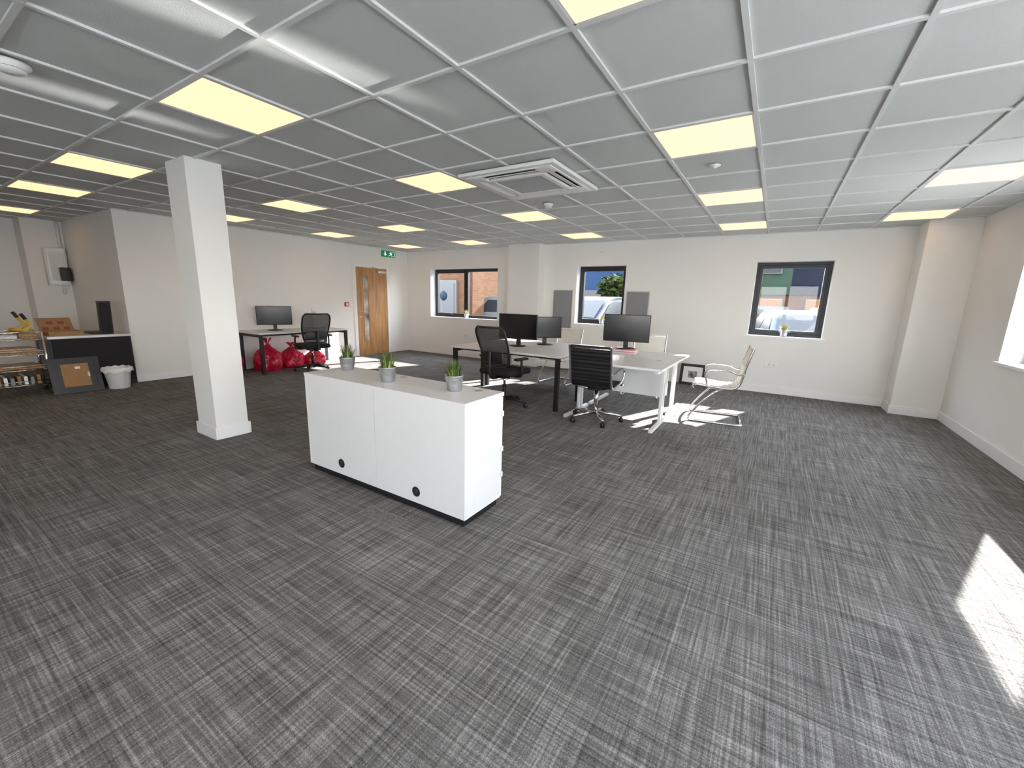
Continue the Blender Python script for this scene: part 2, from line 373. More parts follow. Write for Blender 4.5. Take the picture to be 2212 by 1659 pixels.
for (gx,gz) in ((-2.576,.143),(-1.816,.133)):
    T=Matrix.Translation((gx,y0,gz))@Matrix.Rotation(pi/2,4,'X')
    b.lathe([(.034,-.0),(.034,.003),(.027,.004),(.026,.0015),(.0001,.0015)],(0,0,0),BLK,28,T); 
    b.lathe([(.020,.0018),(.0001,.0022)],(0,0,0),DARK,24,T)
for (gx,gy) in ((-2.27,2.12),(-1.56,2.10)): b.lathe([(.028,0),(.028,.002),(.02,.003),(.0001,.003)],(gx,gy,zt),ALU)
b.done(bevel=.0015)
# plants
def plant(x,y,z,s=1.,rot=0.,grass=90,yellow=.15):
    b=B('potted_grass_plant'); 
    b.lathe([(.040*s,0),(.043*s,.004*s),(.047*s,.03*s),(.0485*s,.033*s),(.049*s,.036*s),(.052*s,.066*s),(.0535*s,.069*s),(.054*s,.072*s),(.056*s,.092*s),(.060*s,.097*s),(.057*s,.098*s),(.054*s,.09*s),(.053*s,.085*s)],(0,0,0),GALV)
    b.lathe([(.0535*s,.082*s),(.0001,.084*s)],(0,0,0),SOIL)
    for q in (0,pi):
        T=Matrix.Rotation(q,4,'Z'); b.tube([(.056*s,-.012*s,.075*s),(.066*s,-.010*s,.070*s),(.066*s,.010*s,.070*s),(.056*s,.012*s,.075*s)],.002*s,GALV,6,False,T)
    rnd=random.Random(int((x*37+y*91)*100))
    for k in range(grass):
        a=rnd.uniform(0,2*pi); rr=rnd.uniform(0,.042)*s; L=rnd.uniform(.065,.125)*s; lean=rnd.uniform(.05,.8)*(.3+rr/.042/s*.7); w_=rnd.uniform(.0028,.005)*s
        base=Vector((rr*math.cos(a),rr*math.sin(a),.082*s)); dr=Vector((math.cos(a),math.sin(a),0)); sd=Vector((-dr.y,dr.x,0))
        vs=[];M=4
        for t in range(M+1):
            u=t/M; p=base+dr*(L*lean*u*u)+Vector((0,0,L*u*(1-.25*lean*u))); ww=w_*(1-u*.95)
            vs+=[p-sd*ww,p+sd*ww]
        b.raw(vs,[(2*t,2*t+1,2*t+3,2*t+2) for t in range(M)],GRNY if rnd.random()<yellow else GRN,True)
    b.done((x,y,z),rot)
plant(-2.83,2.06,.7805,1.06,grass=190); plant(-2.235,1.945,.7805,1.06,grass=190); plant(-1.69,2.01,.7805,1.04,grass=190)
plant(.14,YB+.075,.905,1.05,grass=110,yellow=.85); plant(-2.83,YB+.075,.935,1.0,grass=110,yellow=.85); plant(-6.15,YB+.09,.905,1.,grass=110,yellow=.85)
# floor box
b=B('floor_outlet_box'); T=Matrix.Translation((-1.93,1.60,0))@Matrix.Rotation(.05,4,'Z')
b.box((-.16,-.05,0),(.16,.05,.003),mat('carpet_lid',(.14,.137,.132),.9,noise_amt=.5,noise_scale=90),T)
RIM=mat('brass_rim',(.25,.22,.18),.4,.5)
for a in ((-.165,-.055,.165,-.05),(-.165,.05,.165,.055),(-.165,-.05,-.16,.05),(.16,-.05,.165,.05)): b.box((a[0],a[1],0),(a[2],a[3],.005),RIM,T)
b.done()
# ---------------------------------------------------------------- desks
DZ=.70
def desk_black(x0,x1,y0,y1,rot=None):
    b=B('office_desk'); b.box((x0,y0,DZ-.025),(x1,y1,DZ),MELW)
    l=.05
    for x in (x0+.03,x1-.03-l):
        b.box((x,y0+.03,0),(x+l,y0+.03+l,DZ-.025),BLKM);b.box((x,y1-.03-l,0),(x+l,y1-.03,DZ-.025),BLKM)
        b.box((x,y0+.03+l,DZ-.075),(x+l,y1-.03-l,DZ-.025),BLKM)
    b.box((x0+.08,y0+.12,DZ-.06),(x1-.08,y0+.16,DZ-.025),BLKM);b.box((x0+.08,y1-.16,DZ-.06),(x1-.08,y1-.12,DZ-.025),BLKM)
    return b
b=desk_black(-3.86,-2.13,4.50,5.28)
for gx in (-3.3,-2.6): b.lathe([(.035,0),(.035,.002),(.02,.003),(.0001,.003)],(gx,5.2,DZ),GRILL)
b.tube([(-3.5,5.24,DZ-.02),(-3.45,5.2,DZ-.15),(-3.35,5.18,DZ-.2),(-3.2,5.2,DZ-.1),(-3.1,5.24,DZ-.03)],.005,BLK,6)
b.done(bevel=.002)
b=desk_black(-3.86,-2.13,5.29,6.07); b.done(bevel=.002)
b=B('office_desk'); x0,x1,y0,y1=-7.95,-7.17,3.58,5.30; b.box((x0,y0,DZ-.025),(x1,y1,DZ),MELW); l=.05
for y in (y0+.02,y1-.02-l):
    b.box((x1-.03-l,y,0),(x1-.03,y+l,DZ-.025),BLKM);b.box((x0+.03,y,0),(x0+.03+l,y+l,DZ-.025),BLKM);b.box((x0+.03+l,y,DZ-.075),(x1-.03-l,y+l,DZ-.025),BLKM)
b.box((x1-.16,y0+.07,DZ-.065),(x1-.12,y1-.07,DZ-.025),BLKM);b.box((x0+.12,y0+.07,DZ-.065),(x0+.16,y1-.07,DZ-.025),BLKM)
b.done(bevel=.002)
def desk_white(x0,x1,y0,y1,sg):
    b=B('office_desk'); b.box((x0,y0,DZ-.025),(x1,y1,DZ),MELW)
    back=y1 if sg>0 else y0
    for x in (x0+.05,x1-.09):
        b.box((x,y0+.04,0),(x+.04,y1-.04,.035),STEELW); 
        c=(y0+y1)/2+.10*sg
        for dy in (-.06,.03): b.box((x,c+dy,.035),(x+.03,c+dy+.035,DZ-.06),STEELW)
        b.box((x,y0+.08,DZ-.065),(x+.04,y1-.08,DZ-.025),STEELW)
        for yy in (y0+.08,y1-.08): b.cyl((x+.02,yy,0),(x+.02,yy,.02),.02,BLK)
    yy=back-.06*sg; a,c=sorted((yy,yy-.018*sg)); b.box((x0+.10,a,.26),(x1-.10,c,DZ-.03),MELW)
    return b
b=desk_white(-2.045,-.905,4.34,5.12,1)
for gx in (-1.85,-1.10): b.lathe([(.035,0),(.035,.002),(.02,.003),(.0001,.003)],(gx,5.04,DZ),GRILL)
b.done(bevel=.002)
b=desk_white(-2.045,-.905,5.13,5.91,-1); b.done(bevel=.002)
# ---------------------------------------------------------------- monitors
def monitor(x,y,z,rz,w_=.57,h_=.34,lift=.11):
    b=B('computer_monitor')
    b.rbox((0,0,lift+h_/2),(w_,.028,h_),.006,BLK); b.box((-w_/2+.010,-.0155,lift+.018),(w_/2-.010,-.0142,lift+h_-.010),BLKG)
    b.rbox((0,.03,lift+h_*.45),(w_*.5,.04,h_*.5),.012,BLK)
    b.box((-.03,.02,.012),(.03,.05,lift+h_*.4),BLK)
    b.lathe([(.11,0),(.115,.004),(.11,.010),(.04,.016),(.0001,.018)],(0,0,0),BLK,32,Matrix.Scale(1.1,4,(1,0,0)))
    b.done((x,y,z+.0005),rz)
monitor(-3.12,5.13,DZ,math.radians(8),.60,.36,.10)
monitor(-2.93,5.62,DZ,math.radians(42),.50,.32,.10)
b=B('pink_document_tray'); 
for k in range(4): b.rbox((random.uniform(-.005,.005),0,.008+.0135*k),(.30,.23,.012),.003,PINK if k%2 else WHP)
b.done((-1.65,5.50,DZ),.1)
monitor(-1.66,5.52,DZ+.056,math.radians(12),.60,.36,.09)
monitor(-7.64,4.10,DZ,math.radians(62),.56,.33,.10)
b=B('desk_lamp'); b.lathe([(.05,0),(.05,.012),(.01,.02),(.0001,.02)],(0,0,0),CHR); b.tube([(0,0,.015),(0,.03,.14),(0,-.03,.27),(0,.02,.31)],.006,CHR,8)
b.lathe([(.012,.0),(.035,-.03),(.045,-.06),(.043,-.06),(.03,-.03),(.001,-.01)],(0,.04,.33),CHR); b.tube([(0,-.03,.27),(.04,-.06,.36)],.006,CHR,8); b.tube([(0,-.03,.27),(-.04,.03,.38)],.006,CHR,8)
b.done((-7.70,4.88,DZ),.3)
# ---------------------------------------------------------------- chairs
def star(b,r,m,mc,hubz=.10):
    for k in range(5):
        a=2*pi*k/5+.3; c,s_=math.cos(a),math.sin(a)
        b.tube([(c*.03,s_*.03,hubz),(c*r*.5,s_*r*.5,hubz-.008),(c*r,s_*r,.072)],[.024,.020,.014],m,10)
        b.cyl((c*r,s_*r,.075),(c*r,s_*r,.045),.008,BLK,8)
        t=Vector((-s_,c,0))
        for q in (-1,1):
            p=Vector((c*r,s_*r,.027))+t*(.012*q); b.cyl(p-t*.008,p+t*.008,.027,mc,16)
    b.lathe([(.035,hubz-.035),(.038,hubz+.01),(.028,hubz+.03),(.0001,hubz+.03)],(0,0,0),m)
def mesh_chair(x,y,rz):
    b=B('mesh_office_chair'); star(b,.30,BLK,BLK)
    b.cyl((0,0,.11),(0,0,.28),.025,BLK); b.cyl((0,0,.26),(0,0,.40),.015,CHR)
    b.rbox((0,-.02,.405),(.20,.26,.05),.015,BLK)
    b.rbox((0,.01,.460),(.50,.48,.075),.034,FABB,seg=4)
    b.tube(catmull([(0,-.10,.40),(0,-.24,.40),(0,-.30,.47),(0,-.305,.62),(0,-.30,.74)],4),[.022]*17,BLK,10)
    NU,NV=12,18; zb,zt=.53,1.03
    def P(u,v):
        hwid=.175+.055*math.sin(pi*min(1,v*1.15)*.62)
        if v>.86: hwid*=math.sqrt(max(0,1-((v-.86)/.14)**2*.35))
        if v<.1: hwid*=math.sqrt(1-((.1-v)/.1)**2*.3)
        xx=u*hwid; yy=-.275+.045*math.cos(v*pi*1.1-.6)-.07*v+.06*u*u; return Vector((xx,yy,zb+(zt-zb)*v))
    vs=[P(-1+2*i/NU,j/NV) for j in range(NV+1) for i in range(NU+1)]
    b.raw(vs,[(j*(NU+1)+i,j*(NU+1)+i+1,(j+1)*(NU+1)+i+1,(j+1)*(NU+1)+i) for j in range(NV) for i in range(NU)],NET,True)
    rim=[P(-1+2*i/NU,0) for i in range(NU+1)]+[P(1,j/NV) for j in range(1,NV+1)]+[P(1-2*i/NU,1) for i in range(1,NU+1)]+[P(-1,1-j/NV) for j in range(1,NV)]
    b.tube(rim,.013,BLK,8,True)
    b.rbox((0,-.262,.66),(.36,.03,.13),.014,BLK)
    b.tube([P(-.95,.12),(0,-.30,.60),P(.95,.12)],.014,BLK,8)
    for q in (-1,1):
        b.tube(catmull([(q*.16,-.02,.41),(q*.265,-.02,.42),(q*.285,-.02,.47),(q*.285,-.03,.62)],4),.016,BLK,8)
        b.rbox((q*.28,-.03,.640),(.075,.23,.03),.013,BLK)
    b.done((x,y,0),rz)
mesh_chair(-2.87,4.42,math.radians(-5))
mesh_chair(-6.96,4.36,math.radians(76))
PROF=[(.245,.395),(.250,.425),(.215,.447),(.10,.440),(-.08,.425),(-.17,.430),(-.225,.475),(-.250,.56),(-.275,.70),(-.31,.84),(-.325,.90)]
def sling(b,m,w_=.45,th=.014):
    C=catmull([(0,a,c) for a,c in PROF],9); n=len(C); vs=[];acc=0
    for i,p in enumerate(C):
        t=(C[min(i+1,n-1)]-C[max(i-1,0)]).normalized(); nn=Vector((0,-t.z,t.y))
        if i: acc+=(C[i]-C[i-1]).length
        o=th*.5*(.55+.65*abs(math.sin(pi*acc/.042)))
        for xx in (-w_/2,w_/2): vs+=[p+nn*o+Vector((xx,0,0)),p-nn*o+Vector((xx,0,0))]
    fs=[]
    for i in range(n-1):
        a=4*i;c=4*(i+1); fs+=[(a,a+2,c+2,c),(a+1,c+1,c+3,a+3),(a,c,c+1,a+1),(a+2,a+3,c+3,c+2)]
    fs+=[(0,1,3,2),(4*n-4,4*n-2,4*n-1,4*n-3)]
    b.raw(vs,fs,m,False)
    for q in (-1,1): b.tube([(q*(w_/2+.008),p.y,p.z) for p in C],.013,CHR,8)
    b.tube([(-w_/2,-.318,.87),(w_/2,-.318,.87)],.010,CHR,8)
    for q in (-1,1):
        b.tube(catmull([(q*(w_/2+.012),.10,.44),(q*(w_/2+.04),.115,.50),(q*(w_/2+.045),.13,.60),(q*(w_/2+.045),.07,.635),(q*(w_/2+.045),-.12,.63),(q*(w_/2+.035),-.20,.60),(q*(w_/2+.012),-.262,.60)],5),.011,CHR,8)
def exec_chair(x,y,rz):
    b=B('ribbed_office_chair'); star(b,.30,CHR,BLK)
    b.cyl((0,0,.11),(0,0,.38),.022,CHR); b.rbox((0,0,.385),(.16,.2,.03),.01,BLK)
    b.tube([(-.235,.02,.425),(-.12,.0,.385),(.12,.0,.385),(.235,.02,.425)],.013,CHR,8); b.tube([(-.235,-.12,.425),(-.12,-.05,.385),(.12,-.05,.385),(.235,-.12,.425)],.013,CHR,8)
    sling(b,LEAB); b.done((x,y,0),rz)
exec_chair(-1.645,4.50,math.radians(2))
def visitor_chair(x,y,rz,m=LEAW):
    b=B('cantilever_chair'); sling(b,m)
    for q in (-1,1):
        b.tube(catmull([(q*.12,-.10,.400),(q*.20,-.02,.385),(q*.245,.05,.34),(q*.25,.17,.20),(q*.25,.255,.07),(q*.25,.255,.018),(q*.25,.20,.013),(q*.25,-.05,.013),(q*.25,-.27,.013),(q*.235,-.30,.013)],5),.0125,CHR,10)
    b.tube([(-.235,-.30,.013),(.235,-.30,.013)],.0125,CHR,8)
    b.tube([(-.235,.08,.43),(-.12,.0,.395),(.12,.0,.395),(.235,.08,.43)],.012,CHR,8); b.tube([(-.235,-.15,.43),(-.12,-.10,.400),(.12,-.10,.400),(.235,-.15,.43)],.012,CHR,8)
    b.done((x,y,0),rz)
visitor_chair(-.50,5.46,math.radians(97))
visitor_chair(-2.98,6.30,math.radians(176)); visitor_chair(-1.55,6.18,math.radians(184))
# ---------------------------------------------------------------- things on back wall
def board(x0,x1,z0,z1):
    b=B('notice_board'); y=YB; b.box((x0+.012,y-.016,z0+.012),(x1-.012,y-.002,z1-.012),GREY)
    for a in ((x0,z0,x1,z0+.014),(x0,z1-.014,x1,z1),(x0,z0+.014,x0+.014,z1-.014),(x1-.014,z0+.014,x1,z1-.014)): b.box((a[0],y-.022,a[1]),(a[2],y-.001,a[3]),ALU)
    b.done()
board(-3.84,-3.43,.70,1.565); board(-2.36,-1.94,.70,1.565)
def socket(x,z,w_=.15):
    b=B('wall_socket'); b.rbox((x,YB-.006,z),(w_,.012,.085),.004,WHP)
    for q in ((-.035,.035) if w_>.1 else (0,)):
        b.box((x+q-.004,YB-.0135,z-.005),(x+q+.004,YB-.012,z+.01),DARK); b.box((x+q-.014,YB-.0135,z-.022),(x+q-.006,YB-.012,z-.017),DARK); b.box((x+q+.006,YB-.0135,z-.022),(x+q+.014,YB-.012,z-.017),DARK)
    b.done()
socket(.04,.455,.18); socket(-6.09,.50,.14)
b=B('wall_sensor'); b.rbox((-2.89,YB-.012,2.27),(.08,.025,.085),.01,WHP); b.lathe([(.014,0),(.0001,.008)],(0,0,0),ALU,16,Matrix.Translation((-2.89,YB-.025,2.27))@Matrix.Rotation(pi/2,4,'X')); b.done()
b=B('picture_frame'); T=Matrix.Translation((-1.08,YB-.12,.0))@Matrix.Rotation(math.radians(-12),4,'X')
fw,fh=.40,.36
PHO=mat('photo_print',(.20,.20,.20),.4,noise_amt=.9,noise_scale=18)
for a in ((-fw/2,0,fw/2,.045),(-fw/2,fh-.045,fw/2,fh),(-fw/2,.045,-fw/2+.045,fh-.045),(fw/2-.045,.045,fw/2,fh-.045)): b.box((a[0],-.012,a[1]),(a[2],.012,a[3]),BLK,T)
b.box((-fw/2+.04,-.002,.04),(fw/2-.04,.008,fh-.04),WHP,T); b.box((-.07,-.004,.12),(.07,-.0025,.24),PHO,T); b.done()
# ---------------------------------------------------------------- red bags
def bag(x,y,rx,ry,h,m,seed,name='red_refuse_bag'):
    b=B(name); t=bmesh.new(); bmesh.ops.create_icosphere(t,subdivisions=5,radius=1)
    for v in t.verts:
        c=v.co.copy(); d=noise.noise(c*2.2+Vector((seed,0,0)))*.22+abs(noise.noise(c*5+Vector((0,seed,0))))*-.16+noise.noise(c*11)*.05
        c=c*(1+d); z=c.z
        if z<-.55: z=-.55-(z+.55)*.02
        if z>.45: k=(z-.45); f=max(.15,1-k*1.1); c.x*=f; c.y*=f; z=.45+k*1.15
        v.co=Vector((c.x*rx,c.y*ry,(z+.56)/1.9*h))
    zm=min(v.co.z for v in t.verts)
    for v in t.verts: v.co.z-=zm
    t.verts.ensure_lookup_table(); b.raw([v.co.copy() for v in t.verts],[[v.index for v in f.verts] for f in t.faces],m,True); t.free()
    for k in range(5):
        a=k*1.3+seed; b.raw([(0.02*math.cos(a),.02*math.sin(a),h*.86),(.02*math.cos(a+1),.02*math.sin(a+1),h*.86),(.09*math.cos(a+.8),.09*math.sin(a+.8),h*1.02),(.08*math.cos(a),.08*math.sin(a),h*1.04)],[(0,1,2,3)],m,True)
    b.done((x,y,0))
bag(-7.60,3.90,.26,.23,.56,REDP,1.3); bag(-7.64,4.36,.22,.22,.45,REDP,4.1); bag(-7.60,4.80,.21,.20,.35,REDP,8.7)
bag(-7.66,3.32,.20,.17,.56,REDP,6.2)
# ---------------------------------------------------------------- kitchen/utility corner at left
b=B('black_counter_unit'); x0,x1,y0,y1=-8.75,-7.90,1.34,2.15
b.box((x0,y0,0),(x1,y1,.70),BLKM); b.box((x0-.01,y0-.02,.70),(x1+.02,y1,.73),MELW); b.box((x1,y0+.01,.06),(x1+.004,y1-.01,.69),FABB); b.done(bevel=.002)
b=B('waste_bin'); b.lathe([(.105,0),(.11,.005),(.145,.27),(.155,.275),(.155,.29),(.142,.288),(.138,.27),(.102,.012),(.0001,.012)],(0,0,0),WHP,32)
rim=[(.15*math.cos(2*pi*k/40)*(1+.05*math.sin(k*2.1)),.15*math.sin(2*pi*k/40)*(1+.05*math.sin(k*2.1)),.287+.008*math.sin(k*1.7)) for k in range(40)]
b.tube(rim,.009,WHP,6,True)
vs=[];n=40
for j,(rr,zz) in enumerate(((.158,.29),(.168,.27),(.163,.235))):
    for k in range(n): q=2*pi*k/n; r2=rr*(1+.03*math.sin(k*2.3+j)); vs.append((r2*math.cos(q),r2*math.sin(q),zz+(.012*math.sin(k*1.3) if j==2 else 0)))
b.raw(vs,[(j*n+k,j*n+(k+1)%n,(j+1)*n+(k+1)%n,(j+1)*n+k) for j in range(2) for k in range(n)],WHP,True)
b.done((-7.68,1.89,0))
b=B('framed_cork_picture'); T=Matrix.Translation((-7.72,1.50,0))@Matrix.Rotation(pi/2,4,'Z')@Matrix.Rotation(math.radians(-12),4,'X')
fw,fh=.48,.46
for a in ((-fw/2,0,fw/2,.05),(-fw/2,fh-.05,fw/2,fh),(-fw/2,.05,-fw/2+.05,fh-.05),(fw/2-.05,.05,fw/2,fh-.05)): b.box((a[0],-.012,a[1]),(a[2],.012,a[3]),BLKM,T)
b.box((-fw/2+.04,-.002,.04),(fw/2-.04,.008,fh-.04),BLKM,T); b.box((-.13,-.006,.08),(.13,-.002,.38),CARD,T); b.box((.0,-.007,.31),(.05,-.006,.34),WHP,T)
b.box((.11,-.012,.2),(.13,-.006,.26),WHP,T); b.done()
b=B('leaning_black_panel'); T=Matrix.Translation((-8.02,1.93,.731))@Matrix.Rotation(math.radians(7),4,'Y'); b.box((-.02,-.07,0),(.02,.07,.46),BLKM,T); b.box((.02,-.055,.02),(.022,.055,.44),FABB,T); b.done()
b=B('cardboard_tray'); T=Matrix.Translation((-8.22,1.53,.732))@Matrix.Rotation(.1,4,'Z')
b.box((-.14,-.17,0),(.14,.17,.006),CARD,T)
for a in ((-.14,-.17,-.134,.17),(.134,-.17,.14,.17),(-.134,-.17,.134,-.164),(-.134,.164,.134,.17)): b.box((a[0],a[1],.006),(a[2],a[3],.05),CARD,T)
T2=T@Matrix.Translation((-.13,0,.03))@Matrix.Rotation(math.radians(-35),4,'Y')
LBR=mat('label_red',(.28,.06,.05),.7)
b.box((-.004,-.17,0),(.004,.17,.22),CARD,T2)
for p in ((-.11,.05),(.0,.05),(.10,.05),(-.05,.14),(.06,.14)): b.box((.004,p[0]-.03,p[1]-.02),(.006,p[0]+.03,p[1]+.02),LBR,T2)
b.done()
b=B('black_tray'); b.rbox((-8.22,1.87,.745),(.30,.20,.025),.008,BLK); b.done()
# trolley
b=B('wire_storage_trolley'); x0,x1,y0,y1=-8.26,-7.86,.80,1.28
for x in (x0,x1):
    for y in (y0,y1):
        b.tube([(x,y,.07),(x,y,.80)],.011,CHR,8); b.cyl((x-.01,y,.028),(x+.01,y,.028),.028,BLK,14); b.cyl((x,y,.04),(x,y,.075),.009,ALU,8)
for z in (.14,.33,.52,.71):
    for (p,q) in (((x0,y0),(x1,y0)),((x1,y0),(x1,y1)),((x1,y1),(x0,y1)),((x0,y1),(x0,y0))):
        b.tube([(*p,z),(*q,z)],.006,CHR,6); b.tube([(*p,z+.05),(*q,z+.05)],.004,CHR,6)
    for k in range(1,10):
        y=y0+(y1-y0)*k/10; b.tube([(x0,y,z),(x1,y,z)],.003,CHR,5)
for x in (x0,x1): b.tube([(x,y0,.80),(x,y1,.80)],.011,CHR,8)
for z,n in ((.335,2),(.525,3)):
    for k in range(n): b.rbox(((x0+x1)/2,(y0+y1)/2+random.uniform(-.01,.01),z+.018+.024*k),(x1-x0-.05,y1-y0-.06-.03*k,.02),.003,CARD if k==0 else PINE)
for k in range(7): b.box((x0+.03,y0+.04+.055*k,.15),(x1-.03,y0+.07+.055*k,.26-.01*(k%3)),(CARD,WHP,GREY)[k%3])
b.rbox((-8.07,.96,.745),(.34,.24,.05),.01,MELE); b.rbox((-8.05,1.17,.755),(.30,.16,.07),.01,CARD)
b.done()
b=B('hand_tool'); o=Vector((0,.20,.02))
def tt(pts,r,m): b.tube([Vector(p)+o for p in pts],r,m,8)
tt([(-8.10,.90,.785),(-8.15,1.0,.86),(-8.17,.95,.95)],.018,YEL); tt([(-8.04,.94,.785),(-8.05,1.04,.84),(-8.07,1.0,.93)],.016,YEL); tt([(-8.17,.95,.95),(-8.19,.92,1.02)],.02,BLK); tt([(-8.07,1.0,.93),(-8.09,.97,1.0)],.02,BLK); tt([(-8.02,1.0,.79),(-8.14,.86,.81)],.02,YEL); b.done()
b=B('electrical_consumer_unit'); b.rbox((-10.39,2.01,1.70),(.12,.26,.62),.01,MELE); b.box((-10.33,1.905,1.42),(-10.325,2.115,1.98),ALU); b.box((-10.325,1.93,1.47),(-10.322,2.09,1.93),MELE); b.rbox((-10.26,2.08,1.58),(.12,.12,.22),.01,BLK); b.tube([(-10.36,2.05,1.39),(-10.36,2.05,1.25)],.02,WHP,8)
b.tube([(-10.4,2.10,2.01),(-10.4,2.10,H)],.02,WHP,8); b.done()
# ---------------------------------------------------------------- exterior
ASP=mat('asphalt',(.020,.020,.021),.95,noise_amt=.15,noise_scale=3,spec=.05); PAV=mat('bounce_paving',(.50,.49,.46),.9,noise_amt=.1,noise_scale=3)  # paving lies out of view, made pale to bounce light onto the ceiling
b=B('ground_car_park'); b.box((-60,YB+.3,-.3),(60,90,-.14),ASP); b.box((XR+.3,-40,-.3),(60,YB+.3,-.14),PAV); b.box((-60,-60,-.3),(XR+.3,YS-.3,-.14),PAV); b.done()
BR1=brick('brick_orange',(.053,.027,.015),(.070,.038,.022)); BR2=brick('brick_red',(.030,.0125,.008),(.040,.017,.010))
NAVY=mat('navy_cladding',(.0035,.005,.010),.7,noise_amt=.05,spec=.05); GRC=mat('green_cladding',(.016,.027,.019),.8,spec=.05); BLUEC=mat('blue_cladding',(.014,.028,.058),.8,spec=.05)
CGL=mat('dark_glass',(.008,.010,.012),.2,spec=.12); WFR=mat('white_frame',(.072,.072,.072),.7,spec=.05)
b=B('brick_building_near'); b.box((-16,11.2,-.14),(-8.62,11.85,5),BR1)
b.box((-10.45,11.12,.55),(-9.25,11.2,1.95),WFR); b.box((-10.35,11.10,.65),(-9.35,11.13,1.85),mat('poster_white',(.065,.068,.072),.6,spec=.05))
b.lathe([(.16,0),(.16,.01),(.0001,.012)],(0,0,0),mat('poster_mark',(.010,.018,.03),.6,spec=.05),32,Matrix.Translation((-9.80,11.10,1.42))@Matrix.Rotation(pi/2,4,'X'))
b.cyl((-8.72,11.10,-.14),(-8.72,11.10,5),.05,WFR); b.done()
b=B('brick_building_rear'); b.box((-16,11.86,-.14),(-10.6,16.5,5),BR1); b.done()
b=B('brick_building_mid'); b.box((-22,19,-.14),(-11.8,28,1.9),BR2); b.box((-22,18.9,1.9),(-11.75,28,6),GRC); b.box((-14.6,18.85,.2),(-13.6,19,1.5),CGL); b.done()
b=B('blue_building'); b.box((-20,40,-.14),(-12.6,55,4.4),BLUEC); b.box((-20.1,39.9,4.4),(-12.5,55,4.6),WFR); b.box((-19.5,38.2,-.14),(-12.3,39.8,2.4),WFR)
for k in range(6): b.box((-19.3+1.2*k,38.1,.4),(-18.4+1.2*k,38.2,1.7),CGL)
b.done()
b=B('brick_building_far'); b.box((-1.4,26,-.14),(22,36,1.95),BR2); b.box((-1.5,25.9,1.95),(.47,36,7),GRC); b.box((.47,25.9,1.95),(22,36,7),NAVY)
WGL=mat('warm_glass',(.05,.022,.01),.4,emit=(.8,.35,.15),es=.2,spec=.1)
for x in (-1.1,2.1,4.3,6.5): b.box((x,25.8,3.0),(x+1.1,25.92,4.2),WFR); b.box((x+.05,25.78,3.05),(x+1.05,25.81,4.15),CGL)
for x in (-1.0,1.2,3.2): b.box((x,25.85,.2),(x+1.2,26,1.75),WFR); b.box((x+.06,25.82,.26),(x+1.14,25.86,1.69),WGL)
b.done()
LEAF=mat('leaf_green',(.021,.030,.007),.8,noise_amt=.5,noise_scale=3,spec=.05); BARK=mat('bark',(.06,.04,.025),.9)
def tree(x,y,h,r):
    b=B('tree'); b.tube([(0,0,-.14),(.05,0,h*.3),(0,0,h*.6)],[.16,.12,.08],BARK,8)
    rnd=random.Random(int(x*10)); 
    for k in range(420):
        d=Vector((rnd.gauss(0,1),rnd.gauss(0,1),rnd.gauss(0,.8))); d=d/max(1.,d.length)*r*rnd.uniform(.5,1); c=Vector((0,0,h*.65))+d; s=rnd.uniform(.10,.26)
        M=Matrix.Rotation(rnd.uniform(0,6),3,'Z')@Matrix.Rotation(rnd.uniform(0,3),3,'X')
        b.raw([c+M@Vector((-s,-s*.6,0)),c+M@Vector((s,-s*.5,.05)),c+M@Vector((s*.8,s*.6,0)),c+M@Vector((-s*.6,s*.6,.08))],[(0,1,2,3)],LEAF)
    b.done((x,y,0))
tree(-10.6,31,3.6,1.2); tree(-9.6,33,4.2,1.5); tree(-8.0,35,3.8,1.5)
TYRE=mat('tyre',(.008,.008,.008),.95,spec=.05); TAIL=mat('tail_light',(.12,.003,.003),.4,spec=.1); HEADL=mat('head_light',(.12,.12,.12),.3,spec=.1)
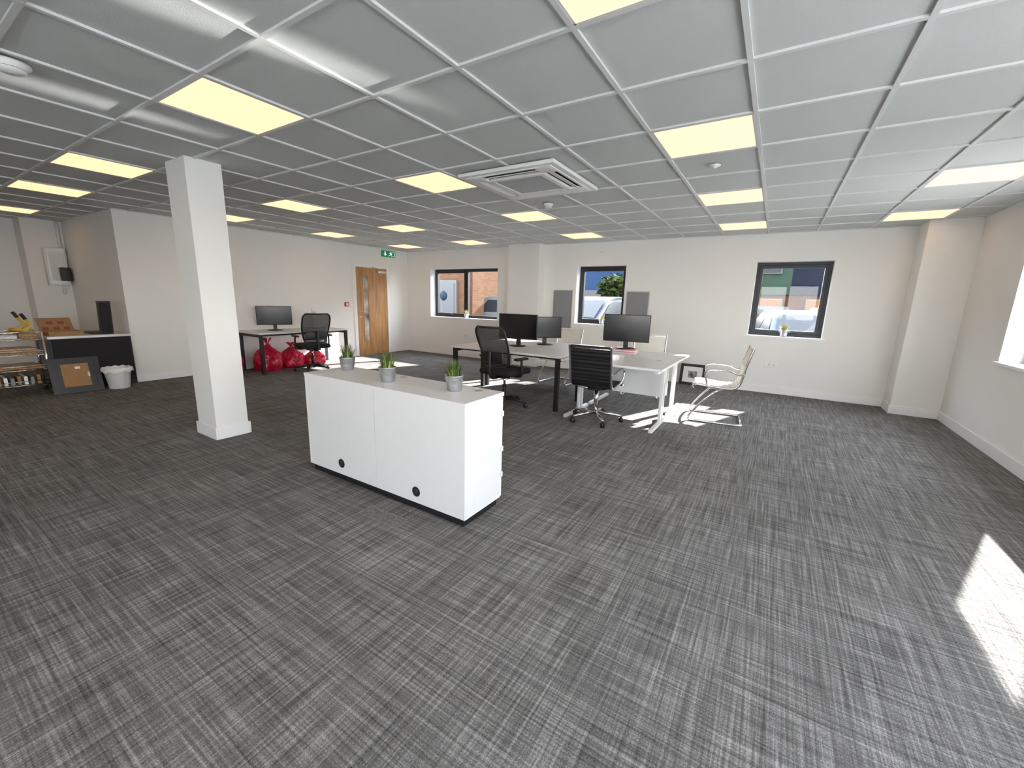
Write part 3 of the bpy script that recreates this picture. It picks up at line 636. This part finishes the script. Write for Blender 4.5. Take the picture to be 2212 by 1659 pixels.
def car(x,y,rz,col,s=1.):
    P=mat('car_paint',tuple(c*.095 for c in col),.35,spec=.08); b=B('car')
    body=[(-2.1,.28),(-2.15,.62),(-2.05,.88),(-1.6,.95),(.95,.95),(1.75,.82),(2.05,.66),(2.12,.45),(2.05,.26)]
    b.prism([(p[0],p[1]) for p in body],-.86,.86,P,'y')
    roof=[(-1.95,.93),(-1.62,1.38),(-1.2,1.48),(-.1,1.50),(.35,1.40),(1.15,.93)]
    k=len(roof); vs=[]
    for sy in (-1,1):
        for (a,c) in roof: vs.append((a,sy*(.80 if c<1 else .62),c))
    b.raw(vs,[(i,k+i,k+(i+1)%k,(i+1)%k) for i in range(k)]+[tuple(range(k)),tuple(range(2*k-1,k-1,-1))],P)
    for sy in (-1,1):
        o=.03*sy; f=lambda a,c:(a,sy*(.80-(c-.93)/.45*.18)+o,c)
        b.raw([f(-1.60,.98),f(-.45,.98),f(-.45,1.36),f(-1.35,1.36)],[(0,1,2,3)],CGL); b.raw([f(-.38,.98),f(.95,.98),f(.38,1.32),f(.15,1.38),f(-.38,1.38)],[(0,1,2,3,4)],CGL)
    b.raw([(.46,-.56,1.40),(.46,.56,1.40),(1.17,.70,.97),(1.17,-.70,.97)],[(0,1,2,3)],CGL); b.raw([(-1.70,-.56,1.36),(-1.70,.56,1.36),(-1.99,.68,.98),(-1.99,-.68,.98)],[(0,3,2,1)],CGL)
    for wx in (-1.35,1.32):
        for sy in (-1,1): b.cyl((wx,sy*.66,.31),(wx,sy*.875,.31),.32,TYRE,24); b.cyl((wx,sy*.86,.31),(wx,sy*.885,.31),.2,TYRE,16)
    for sy in (-1,1):
        b.rbox((-2.05,sy*.68,.78),(.16,.3,.18),.03,TAIL); b.rbox((2.0,sy*.64,.64),(.16,.34,.12),.03,HEADL); b.rbox((.75,sy*.93,1.0),(.12,.16,.12),.03,P)
    b.rbox((-2.13,0,.6),(.03,.5,.11),.005,WFR); 
    o=b.done((x,y,-.14),rz,bevel=.045,seg=3); o.scale=(s,s,s)
    return o
car(.5,11.9,math.radians(-80),(.45,.62,.75),.95); car(-4.7,12.2,math.radians(-100),(.35,.42,.50),1.1); car(-7.35,13.1,math.radians(8),(.75,.75,.75),1.08)
car(1.6,17.5,math.radians(90),(.65,.67,.70)); car(-1.2,17.5,math.radians(90),(.65,.03,.03)); car(3.8,18,math.radians(90),(.05,.055,.07)); car(2.4,22.8,math.radians(85),(.65,.02,.02)); car(-.2,22.8,math.radians(90),(.5,.52,.55))
# ---------------------------------------------------------------- lights / world
S=bpy.data.lights.new('sun','SUN'); S.energy=18; S.angle=math.radians(.6); S.color=(1,.97,.92)
so=bpy.data.objects.new('sun',S); COL.objects.link(so)
d=Vector((-.36*.883,-.933*.883,-.469)); so.rotation_euler=d.to_track_quat('-Z','Y').to_euler(); so.location=(10,25,15)
# sun glints thrown up on the ceiling by the parked cars outside
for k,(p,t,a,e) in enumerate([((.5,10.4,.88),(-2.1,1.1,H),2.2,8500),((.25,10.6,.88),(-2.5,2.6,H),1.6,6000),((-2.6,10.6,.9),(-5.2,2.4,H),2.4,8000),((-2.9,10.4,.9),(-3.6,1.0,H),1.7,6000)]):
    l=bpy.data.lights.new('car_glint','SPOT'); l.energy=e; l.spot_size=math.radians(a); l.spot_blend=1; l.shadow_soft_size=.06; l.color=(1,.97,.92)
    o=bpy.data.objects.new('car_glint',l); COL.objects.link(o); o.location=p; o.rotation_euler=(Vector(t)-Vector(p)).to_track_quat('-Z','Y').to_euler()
wd=bpy.data.worlds.new('sky'); SC.world=wd; wd.use_nodes=True; nt=wd.node_tree; N=nt.nodes; L=nt.links
bg=N['Background']; tc=N.new('ShaderNodeTexCoord'); sx=N.new('ShaderNodeSeparateXYZ'); L.new(tc.outputs['Generated'],sx.inputs[0])
r=N.new('ShaderNodeValToRGB'); r.color_ramp.elements[0].position=0; r.color_ramp.elements[0].color=(1,.99,.95,1); r.color_ramp.elements[1].position=.5; r.color_ramp.elements[1].color=(.78,.86,1,1)
L.new(sx.outputs[2],r.inputs[0]); L.new(r.outputs[0],bg.inputs[0]); bg.inputs[1].default_value=7.5
# ---------------------------------------------------------------- camera
R=Vector((.84557,.53321,.02635)); F=Vector((-.51801,.8314,-.20112))
cd=bpy.data.cameras.new('camera'); cd.sensor_width=36; cd.lens=892.6668/2212*36; cd.clip_start=.05; cd.clip_end=300
co=bpy.data.objects.new('camera',cd); COL.objects.link(co)
F.normalize(); R=(R-F*R.dot(F)).normalized()
U=R.cross(F)
M=Matrix((( R.x,U.x,-F.x,0),(R.y,U.y,-F.y,0),(R.z,U.z,-F.z,1.3666),(0,0,0,1)))
co.matrix_world=M; SC.camera=co
